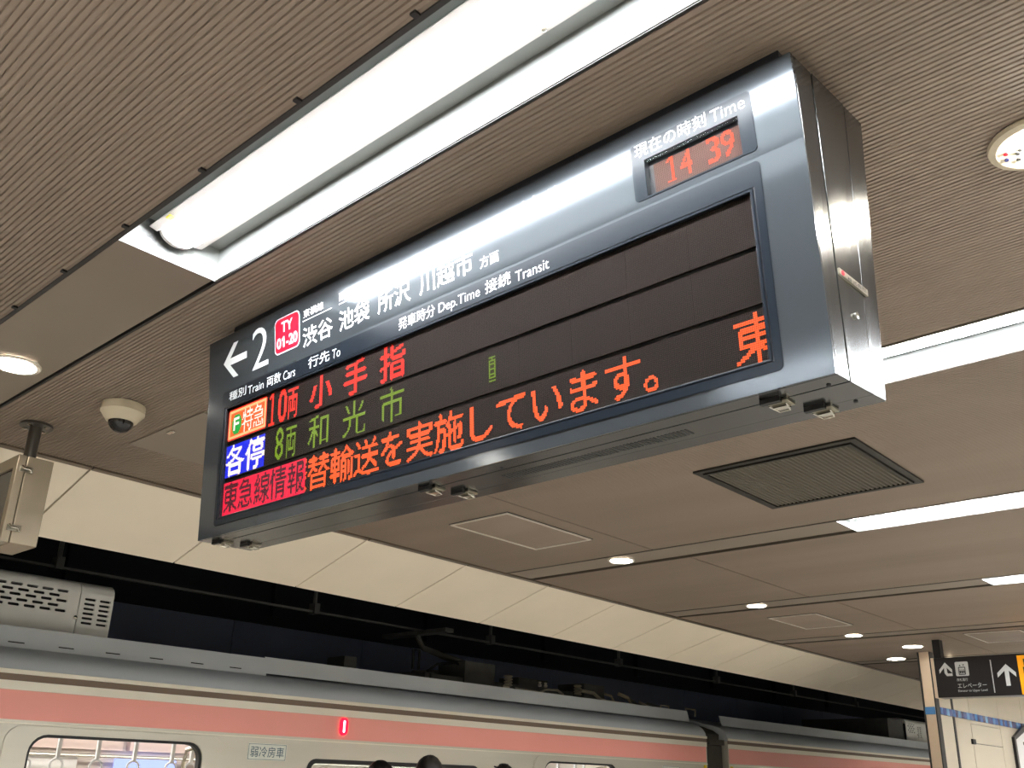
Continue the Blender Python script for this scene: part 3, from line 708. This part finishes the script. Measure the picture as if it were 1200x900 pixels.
# map board on the wall
mbd = thing('wall_map_board', 'white board with a thick dark frame and cut corners on the cream wall', 'notice board', (WXR, 12.9, 1.6))
def MP(a, b, c): return (WXR+.001+c, a, b)
oct_ = lambda i: [(12.08+i, 1.0+.2+i*.4), (12.50+i*.4, 1.0-.0+i), (13.9-i*.4, 1.0+i), (14.3-i, 1.2+i*.4), (14.3-i, 2.21-i*.4), (13.9-i*.4, 2.37-i), (12.56+i*.4, 2.37-i), (12.08+i, 2.21-i*.4)]
MB().plate(oct_(0), [oct_(.06)[::-1]], 0, .03, MP).build('frame', 'board_black', mbd)
MB().plate(oct_(.055), [], 0, .012, MP).build('sheet', 'poster', mbd)
for i, (y0, z0, wd, m) in enumerate(((12.45, 2.14, .5, 'black_print'), (12.45, 2.02, .25, 'red_print'), (12.45, 1.94, .35, 'black_print'), (12.45, 1.86, .3, 'tile0'))):
    MB().box(WXR+.013, WXR+.015, y0, y0+wd, z0, z0+.035).build('printed_line', m, mbd)

# ================================================================== TRAIN
TX = -6.3
def car_profile():
    left = [(TX, 2.150), (TX-.012, 2.195), (TX-.045, 2.24), (TX-.10, 2.275), (TX-.18, 2.300), (TX-.30, 2.32), (TX-.60, 2.40), (TX-1.0, 2.45), (-7.7, 2.47)]
    right = [(-15.4-x, z) for x, z in left[::-1]][1:]
    return left+right+[(-15.4-TX, 2.12), (TX, 2.12)]
def side_map(a, b, c): return (TX+c, a, b)
def train_car(y0, y1, doors, label, loc, tray_end=None, lip=None, near=False):
    t = thing('train_car', label, 'train car', loc)
    # lower body + side with openings
    holes = []; wins = []
    d2 = [d for d in doors]
    for d in doors: holes.append(rrect(d-.595, d+.595, .03, 1.785, .11)[::-1])
    mids = [(a+b)/2 for a, b in zip(doors[:-1], doors[1:])]
    for m in mids: wins.append((m-.93, m+.93)); holes.append(rrect(m-.93, m+.93, .86, 1.700, .07)[::-1])
    MB().plate([(y0, -.15), (y1, -.15), (y1, 2.12), (y0, 2.12)], holes, -.05, 0, side_map).build('body_side', 'train_steel', t)
    MB().box(-9.1, TX-.05, y0, y1, -.15, -.02).box(-9.1, -9.05, y0, y1, -.02, 2.12).box(-9.05, TX-.05, y0, y0+.05, -.02, 2.12).box(-9.05, TX-.05, y1-.05, y1, -.02, 2.12).build('body_shell', 'train_steel', t)
    MB().extrude(car_profile(), y0, y1).build('roof', 'train_roof', t, True)
    # strips
    MB().box(TX, TX+.012, y0, y1, 2.128, 2.155).build('gutter', 'train_cream', t, bevel=.002)
    MB().box(TX-.002, TX+.002, y0, y1, 2.088, 2.128).build('gutter_groove', 'train_groove', t)
    MB().box(TX, TX+.004, y0, y1, 2.036, 2.088).build('upper_strip', 'train_cream', t)
    MB().box(TX, TX+.003, y0+.02, y1-.02, 1.862, 2.034).build('pink_band', 'train_pink', t)
    MB().box(TX, TX+.006, y0, y1, 1.838, 1.846).build('body_bead', 'train_cream', t)
    for d in doors:
        MB().plate(rrect(d-.745, d+.745, .0, 1.832, .10), [rrect(d-.595, d+.595, .03, 1.785, .11)[::-1]], .001, .010, side_map).build('door_surround', 'train_steel', t, bevel=.002)
        MB().plate(rrect(d-.60, d+.60, .02, 1.790, .11), [rrect(d-.578, d+.578, .05, 1.768, .10)[::-1]], -.05, -.004, side_map).build('door_seal', 'train_rubber', t)
    for a, b in wins:
        MB().plate(rrect(a-.012, b+.012, .848, 1.712, .08), [rrect(a+.02, b-.02, .88, 1.682, .06)[::-1]], -.03, .008, side_map).build('window_frame', 'train_rubber', t)
        MB().plate(rrect(a+.02, b-.02, .88, 1.682, .06), [], -.02, -.016, side_map).build('window_glass', 'car_glass', t)
    # roof lip
    la, lb = lip
    LX = -6.500
    slots = []
    if tray_end:
        y = tray_end-.27
        while y > la+.2: slots.append(rrect(y-.052, y+.052, 2.333, 2.341, 0)[::-1]); y -= .322
    def lipmap(a, b, c): return (LX-.035*((b-2.305)/.13)+c, a, b)
    zt = 2.440
    if tray_end:
        MB().plate([(la, 2.300), (tray_end, 2.300), (tray_end, zt), (la, zt)], slots, -.004, 0, lipmap).build('roof_tray', 'train_roof_lip', t)
        MB().box(LX-.06, LX-.045, la, tray_end, 2.30, 2.42).build('tray_liner', 'black', t)
        MB().hexa([lipmap(tray_end, 2.322, -.004), lipmap(lb, 2.322, -.004), lipmap(lb, 2.322, -.012), lipmap(tray_end, 2.322, -.012), lipmap(tray_end, zt+.01, -.004), lipmap(lb, zt+.01, -.004), lipmap(lb, zt+.01, -.012), lipmap(tray_end, zt+.01, -.012)]).build('roof_edge', 'train_roof_lip', t)
    else:
        MB().hexa([lipmap(la, 2.318, 0), lipmap(lb, 2.318, 0), lipmap(lb, 2.318, -.012), lipmap(la, 2.318, -.012), lipmap(la, zt, 0), lipmap(lb, zt, 0), lipmap(lb, zt, -.012), lipmap(la, zt, -.012)]).build('roof_edge', 'train_roof_lip', t)
    # interior
    MB().box(-9.05, TX-.06, y0+.05, y1-.05, 2.02, 2.06).build('inside_ceiling', 'train_inside', t)
    MB().box(-9.05, TX-.06, y0+.05, y1-.05, -.02, .0).build('inside_floor', 'floor', t)
    MB().box(-7.3, -7.2, y0+.4, y1-.4, 2.0, 2.02).box(-8.2, -8.1, y0+.4, y1-.4, 2.0, 2.02).build('inside_lamp', 'car_lamp', t)
    MB().box(-9.04, -9.0, y0+.05, y1-.05, 0, 2.02).build('inside_lining', 'car_lining', t)
    for y in [doors[0]-1.6+.97*i for i in range(int((y1-y0-2)/.97))]:
        MB().box(-9.0, -8.93, y, y+.9, 1.755, 1.87).build('advert_panel', 'inside_panel', t)
    MB().tube([(-8.7, y0+.5, 1.70), (-8.7, y1-.5, 1.70)], .016).tube([(-8.85, y0+.5, 1.70), (-8.85, y1-.5, 1.70)], .012).build('luggage_rack', 'chrome', t, True)
    for x, hz in ((-7.0, 1.86), (-8.4, 1.86)):
        MB().tube([(x, y0+.5, hz), (x, y1-.5, hz)], .014).build('strap_rail', 'chrome', t, True)
    for d in doors[:4]:
        for dy in (-.62, -.34, -.12, .16, .44, .74, .9):
            yy_ = d+dy+.02
            s = MB().box(-7.012, -6.988, yy_-.012, yy_+.012, 1.66, 1.87).tube([(-7.0, yy_+.045*math.cos(i*math.pi/6), 1.61+.045*math.sin(i*math.pi/6)) for i in range(13)], .009, 6)
            s.build('hand_strap', 'train_inside', t)
        for dy in (-.66, .66): MB().tube([(TX-.35, d+dy, .3), (TX-.35, d+dy, 1.66), (TX-.32, d+dy, 1.74), (TX-.2, d+dy, 1.76)], .016).build('grab_pole', 'chrome', t, True)
        MB().box(-8.92, -8.88, d+1.25, d+1.85, 1.40, 1.685).build('video_screen', 'car_screen', t)
        MB().box(-8.93, -8.90, d+.3, d+.9, 1.35, 1.69).build('poster', 'poster', t)
    for y in (y0+.06, y1-.06): MB().box(TX, TX+.014, y-.02, y+.02, 1.2, 1.83).build('end_handrail', 'yellow', t)
    return t
car1 = train_car(-9.0, 10.37, [-6.5, -1.7, 3.12, 7.98], 'long silver train car with pink band and open doors, nearest', (-7.7, .7, -.15), 4.29, (-8.9, 10.35))
car2 = train_car(10.86, 30.2, [13.3, 18.1, 22.9, 27.7], 'second silver train car with pink band, beyond the dark gap', (-7.7, 20.5, -.15), None, (11.10, 30.0))
# gangway between the cars belongs to the first car
MB().extrude([(TX-.12, 2.2), (TX-.2, 2.25), (TX-.35, 2.30), (-7.7, 2.40), (-9.0, 2.25), (-9.0, 0), (TX-.12, 0)], 10.37, 10.86).build('gangway', 'gangway', car1, True)
MB().box(TX-.10, TX+.0, 10.44, 10.78, 2.07, 2.13).box(TX-.09, TX-.05, 10.47, 10.80, 0, 2.07).build('gangway_cover', 'gangway', car1)
for a, b, pr in ((10.05, 10.22, car1), (10.60, 10.82, car1)):
    MB().tube([(-6.72, a, 2.42), (-6.72, a, 2.50), (-6.72, b, 2.50), (-6.72, b, 2.42)], .010).build('roof_step', 'roof_pipe', pr, True)
# air conditioner of car 1 (two joined covers with slots)
def ac_map(a, b, c):      # a = y, b = height along the cover, c outward
    z = b; k = max(0, (z-2.755)/.085)
    return (-6.75-.075*k*k+c, a, z)
def ac(parent, y0, y1, seam, rows, rows_end):
    zs0, zs1 = 2.44, 2.755
    holes = []
    for r, (z, off) in enumerate(((2.745, .0), (2.711, .052), (2.678, -.003), (2.643, .049), (2.610, -.006))):
        for i in range(rows):
            y = seam-.126-off-i*.104
            if y < y0+.1: continue
            holes.append(rrect(y-.038, y+.038, z-.0095, z+.0095, .009, 3)[::-1])
    MB().plate([(y0, zs0), (seam-.003, zs0), (seam-.003, zs1), (y0, zs1)], holes, -.012, 0, ac_map).build('cooler_cover', 'ac_cover', parent)
    h2 = []
    for r in range(6):
        for c in (0, 1):
            y = seam+.075+c*.108; z = 2.712-r*.033
            h2.append(rrect(y-.040, y+.040, z-.0085, z+.0085, .008, 3)[::-1])
    MB().plate([(seam+.003, zs0), (y1, zs0), (y1, zs1), (seam+.003, zs1)], h2, -.012, .002, ac_map).build('cooler_end_cover', 'ac_cover', parent)
    prof = [(-6.762, zs1), (-6.75, zs1), (-6.756, 2.785), (-6.775, 2.81), (-6.81, 2.832), (-6.9, 2.845), (-8.5, 2.845), (-8.65, 2.76), (-8.65, 2.44), (-8.6, 2.44), (-8.6, 2.755)]
    MB().extrude([(a, b) for a, b in prof], y0, seam-.003).build('cooler_top', 'ac_cover', parent, True)
    MB().extrude([(a+.002, b-.0) for a, b in prof], seam+.003, y1).build('cooler_top', 'ac_cover', parent, True)
    MB().box(-6.80, -6.79, y0, y1-.01, 2.44, 2.75).build('cooler_core', 'black', parent)
    MB().box(-8.6, -6.752, y1-.012, y1, 2.44, 2.755).build('cooler_end', 'ac_cover', parent)
    MB().lathe([(.013, 0), (.013, .012), (.006, .016)], (-6.75, seam-.012, 2.577), axis=0, n=12).build('cooler_lock', 'chrome', parent, True)
ac(car1, -.2, 3.105, 2.862, 24, 2)
ac(car2, 17.9, 20.6, 18.4, 4, 2)
MB().box(-8.4, -6.8, 17.2, 17.88, 2.44, 2.80).build('cooler_fan_box', 'roof_kit', car2)
# roof gear: pantograph and cable pipes
def rk(name, m, mb, smooth=False): return mb.build(name, m, car1, smooth)
rk('roof_cable_box', 'roof_kit', MB().box(-7.2, -6.95, 5.38, 5.52, 2.44, 2.60))
rk('pantograph_frame', 'roof_kit', MB().box(-8.4, -7.15, 6.55, 6.68, 2.48, 2.58).box(-8.4, -7.15, 8.75, 8.88, 2.48, 2.58).box(-7.22, -7.12, 6.6, 8.85, 2.50, 2.57).box(-8.4, -8.3, 6.6, 8.85, 2.50, 2.57))
rk('pantograph_arm', 'roof_kit', MB().tube([(-7.5, 6.7, 2.60), (-7.6, 7.9, 2.74), (-7.7, 7.0, 2.90), (-7.7, 6.9, 3.02)], .03).tube([(-7.9, 6.7, 2.60), (-7.8, 7.9, 2.74), (-7.7, 7.0, 2.90)], .025).box(-8.2, -7.2, 6.84, 6.96, 3.02, 3.06), True)
rk('pantograph_hook', 'black', MB().tube([(-7.2, 6.42, 2.60), (-7.2, 6.42, 2.79), (-7.2, 6.50, 2.79), (-7.2, 6.50, 2.60)], .014).tube([(-7.2, 6.62, 2.60), (-7.2, 6.75, 2.68), (-7.2, 7.0, 2.72), (-7.2, 7.1, 2.70)], .014), True)
rk('pantograph_motor_box', 'roof_kit', MB().box(-7.5, -7.1, 7.05, 7.5, 2.5, 2.74))
rk('arrester_box', 'roof_kit', MB().box(-7.6, -7.3, 8.1, 8.6, 2.5, 2.68))
rk('arrester_box', 'roof_kit', MB().box(-7.6, -7.2, 9.15, 9.55, 2.47, 2.70))
for y in (7.55, 8.72):
    for j in range(4): rk('insulator', 'roof_pipe', MB().lathe([(.035, 0), (.05, .012), (.035, .024)], (-6.95, y, 2.52+j*.03), n=16), True)
for y in (8.06, 8.16): rk('insulator', 'insulator', MB().lathe([(.018, 0), (.022, .02), (.012, .03), (.018, .05)], (-6.95, y, 2.56), n=12), True)
rk('roof_terminal', 'roof_pipe', MB().box(-7.0, -6.9, 7.42, 7.52, 2.44, 2.52).box(-7.0, -6.92, 7.85, 7.93, 2.44, 2.49).box(-7.02, -6.9, 8.6, 8.95, 2.45, 2.49).box(-6.98, -6.9, 9.66, 9.78, 2.45, 2.50))
cb = lambda *p: [(x, y, z) for x, y, z in p]
rk('roof_conduit', 'roof_pipe', MB().tube(cb((-6.9, 7.6, 2.50), (-6.9, 8.0, 2.49), (-6.9, 8.1, 2.53), (-6.9, 8.3, 2.54), (-6.9, 8.4, 2.50)), .014), True)
rk('roof_conduit', 'roof_pipe', MB().tube(cb((-6.9, 8.72, 2.57), (-6.9, 8.95, 2.56), (-6.9, 9.08, 2.50), (-6.9, 9.2, 2.485), (-6.9, 9.6, 2.480), (-6.9, 9.68, 2.50), (-6.9, 9.62, 2.56), (-6.95, 9.5, 2.60)), .02), True)
rk('roof_conduit', 'roof_pipe', MB().tube(cb((-7.0, 9.3, 2.58), (-7.0, 9.42, 2.57), (-7.0, 9.48, 2.50)), .014), True)
rk('roof_conduit', 'roof_kit', MB().tube(cb((-6.95, 9.7, 2.56), (-6.95, 9.9, 2.50), (-6.95, 10.1, 2.53), (-6.92, 10.35, 2.50)), .016), True)
rk('roof_conduit', 'roof_pipe', MB().tube(cb((-6.9, 9.85, 2.53), (-6.88, 9.95, 2.50), (-6.86, 10.05, 2.46), (-6.8, 10.12, 2.47), (-6.8, 10.17, 2.42)), .014), True)
for y in (9.05, 9.5, 10.02): rk('conduit_clamp', 'roof_pipe', MB().box(-6.93, -6.86, y-.02, y+.02, 2.42, 2.49))
# plate with the car notice, red side lamp, second notice
def car_plate(y0, y1, z0, z1):
    p = MB().plate(rrect(y0, y1, z0, z1, .008), [], .001, .005, side_map).build('notice_plate', 'plate_white', car1)
    MB().plate(rrect(y0+.004, y1-.004, z0+.004, z1-.004, .006), [rrect(y0+.007, y1-.007, z0+.007, z1-.007, .006)[::-1]], .005, .006, side_map).build('plate_outline', 'teal_print', p)
    text_mb(MB(), '弱冷房車', y0+.022, y1-.022, z0+.022, z1-.022, side_map, .0065, 0, flip=False).build('lettering', 'teal_print', p)
car_plate(4.075, 4.408, 1.685, 1.802); car_plate(9.42, 9.76, 1.675, 1.80)
MB().plate(rrect(4.885, 4.955, 1.895, 2.026, .034), [], .003, .022, side_map).build('side_lamp', 'side_lamp', car1, bevel=.006)
MB().plate(rrect(4.908, 4.925, 1.915, 2.006, .008), [], .022, .026, side_map).build('side_lamp_core', 'side_lamp_core', car1)
# overhead conductor bar over the track
ob = thing('overhead_conductor_bar', 'dark overhead power bar running above the train roof', 'power bar', (-7.7, 5, 3.1))
MB().box(-7.72, -7.68, -6, 30, 3.07, 3.09).build('bar', 'roof_kit', ob)
for i in range(8):
    y = 3.04+2.5*i-2.5
    MB().box(-7.75, -7.65, y-.03, y+.03, 3.06, 3.16).build('clamp', 'roof_kit', ob)
    MB().tube([(-7.7, y, 3.14), (-7.7, y, 3.9)], .02).build('hanger', 'roof_kit', ob, True)

# ================================================================== PEOPLE (only the tops of their heads reach the frame)
def skin_chain(name, nodes, edges, material, parent, sub=1):
    me = bpy.data.meshes.new(name); off = Vector((0, 0, 0)); p = parent
    while p is not None: off += p.location; p = p.parent
    me.from_pydata([tuple(Vector(n[0])-off) for n in nodes], edges, [])
    me.materials.append(MATS[material])
    o = bpy.data.objects.new(name, me); COL.objects.link(o); o.parent = parent
    m = o.modifiers.new('skin', 'SKIN'); m.use_smooth_shade = True
    for i, n in enumerate(nodes):
        r = n[1]; me.skin_vertices[0].data[i].radius = (r, r) if not isinstance(r, tuple) else r
    me.skin_vertices[0].data[0].use_root = True
    s = o.modifiers.new('sub', 'SUBSURF'); s.levels = sub; s.render_levels = sub
    return o
def person(x, y, H, ang, label, top, legs, shaggy=False):
    t = thing('person', label, 'person', (x, y, 0), 'passengers waiting by the train')
    c, s = math.cos(ang), math.sin(ang)
    k = H/1.72
    def P(a, b, z): return (x+(a*c-b*s)*k, y+(a*s+b*c)*k, z*k)      # a right, b forward
    hip = .93
    body = [(P(0, 0, .95), .13), (P(0, 0, 1.18), .125), (P(0, -.01, 1.36), .13), (P(0, 0, 1.47), .06), (P(0, .01, 1.53), .055), (P(0, .015, 1.60), .078), (P(0, .01, 1.665), .062)]
    ed = [(i, i+1) for i in range(6)]
    for sd in (-1, 1):
        n = len(body); body += [(P(sd*.10, 0, .88), .085), (P(sd*.10, .02, .48), .055), (P(sd*.10, -.02, .09), .038), (P(sd*.11, .12, .04), .035)]
        ed += [(0, n), (n, n+1), (n+1, n+2), (n+2, n+3)]
        n = len(body); body += [(P(sd*.19, 0, 1.40), .055), (P(sd*.24, -.02, 1.12), .040), (P(sd*.25, .05, .88), .028), (P(sd*.25, .08, .81), .034)]
        ed += [(2, n), (n, n+1), (n+1, n+2), (n+2, n+3)]
    skin_chain('body', body, ed, 'skin', t)
    for sd in (-1, 1):
        nodes = []; ee = []
        for f, (dy, ln) in enumerate(((-.03, .07), (-.01, .082), (.01, .078), (.03, .06))):
            m = len(nodes); a = sd*.25; b0 = .085+dy*.9
            nodes += [(P(a, b0, .80), .009), (P(a-sd*.004, b0+.006, .80-ln*.5), .0085), (P(a-sd*.016, b0+.008, .80-ln), .0075)]; ee += [(m, m+1), (m+1, m+2)]
            skin_chain('finger', nodes[m:], [(0, 1), (1, 2)], 'skin', t)
        skin_chain('thumb', [(P(sd*.245, .115, .82), .010), (P(sd*.235, .135, .79), .009), (P(sd*.225, .14, .765), .008)], [(0, 1), (1, 2)], 'skin', t)
    # clothes
    sh = [(P(0, 0, .93), .142), (P(0, 0, 1.18), .14), (P(0, -.01, 1.37), .142), (P(0, 0, 1.455), .068)]
    se = [(0, 1), (1, 2), (2, 3)]
    for sd in (-1, 1):
        n = len(sh); sh += [(P(sd*.19, 0, 1.405), .066), (P(sd*.24, -.02, 1.12), .052), (P(sd*.25, .045, .90), .042)]; se += [(2, n), (n, n+1), (n+1, n+2)]
    skin_chain('jacket', sh, se, top, t)
    tr = [(P(0, 0, .96), .145)]; te = []
    for sd in (-1, 1):
        n = len(tr); tr += [(P(sd*.10, 0, .86), .098), (P(sd*.10, .02, .48), .070), (P(sd*.10, -.02, .10), .055)]; te += [(0, n), (n, n+1), (n+1, n+2)]
    skin_chain('trousers', tr, te, legs, t)
    for sd in (-1, 1): skin_chain('shoe', [(P(sd*.10, -.06, .035), .036), (P(sd*.105, .06, .035), .040), (P(sd*.11, .17, .028), .030)], [(0, 1), (1, 2)], 'black_cloth', t)
    # face
    for sd in (-1, 1):
        MB().lathe([(.011*math.cos(i*math.pi/8), .011*math.sin(i*math.pi/8)*1) for i in range(-3, 4)], P(sd*.031, .083, 1.612), n=10).build('eye', 'white_print', t, True)
        MB().lathe([(.005, -.004), (.005, .004)], P(sd*.031, .093, 1.612), n=8).build('pupil', 'black', t)
        skin_chain('ear', [(P(sd*.078, .0, 1.625), .012), (P(sd*.082, -.004, 1.60), .012), (P(sd*.077, .0, 1.575), .009)], [(0, 1), (1, 2)], 'skin', t)
    skin_chain('nose', [(P(0, .088, 1.615), .008), (P(0, .103, 1.585), .012)], [(0, 1)], 'skin', t)
    MB().mapped(lambda a, b, c_: P(a, .088+b, 1.545+c_), -.024, .024, 0, .008, 0, .010).build('mouth', 'red_print' if 0 else 'skin', t)
    # hair: cap with locks
    hb = MB(); n1, n2 = 24, 12; vs = []; fs = []
    rnd = random.Random(int(x*100))
    for j in range(n2+1):
        th = math.pi*.62*j/n2
        for i in range(n1):
            ph = 2*math.pi*i/n1
            b_ = math.sin(th)*math.sin(ph); a_ = math.sin(th)*math.cos(ph)
            rr = 1+.03*math.sin(ph*7+j)+(.02 if not shaggy else .10*rnd.random())
            if b_ > .55 and th > 1.1: rr *= .86
            vs.append(P(a_*.088*rr, -.006+b_*.104*rr, 1.618+math.cos(th)*.106*rr))
    for j in range(n2):
        for i in range(n1): fs.append((j*n1+i, j*n1+(i+1) % n1, (j+1)*n1+(i+1) % n1, (j+1)*n1+i))
    fs.append(tuple(range(n1))); fs.append(tuple(range(n2*n1, (n2+1)*n1)))
    hb.add(vs, fs).build('hair', 'hair', t, True)
    if shaggy:
        tb = MB()
        for i in range(26):
            a = rnd.uniform(0, 6.28); e = rnd.uniform(.0, .9)
            d = Vector((math.cos(a)*math.sin(e), math.sin(a)*math.sin(e), math.cos(e)))
            b0 = Vector(P(d.x*.075, d.y*.09, 1.61+d.z*.10)); b1 = b0+Vector((d.x+rnd.uniform(-.5, .5), d.y+rnd.uniform(-.5, .5), d.z*.6))*.035
            tb.tube([b0, (b0+b1)/2+Vector((0, 0, .006)), b1], .006, 5)
        tb.build('loose_hair_locks', 'hair', t)
person(-4.67, 4.36, 1.728, .8, 'dark-haired person below the train band, only the crown of the head in view', 'navy_cloth', 'black_cloth')
person(-5.72, 4.84, 1.705, 2.2, 'dark-haired person at the train window, left of the taller head, crown barely in view', 'grey_cloth', 'navy_cloth')
person(-5.05, 5.46, 1.700, 1.4, 'person with tousled hair, only a tuft showing left of the far train doorway', 'beige_cloth', 'black_cloth', True)
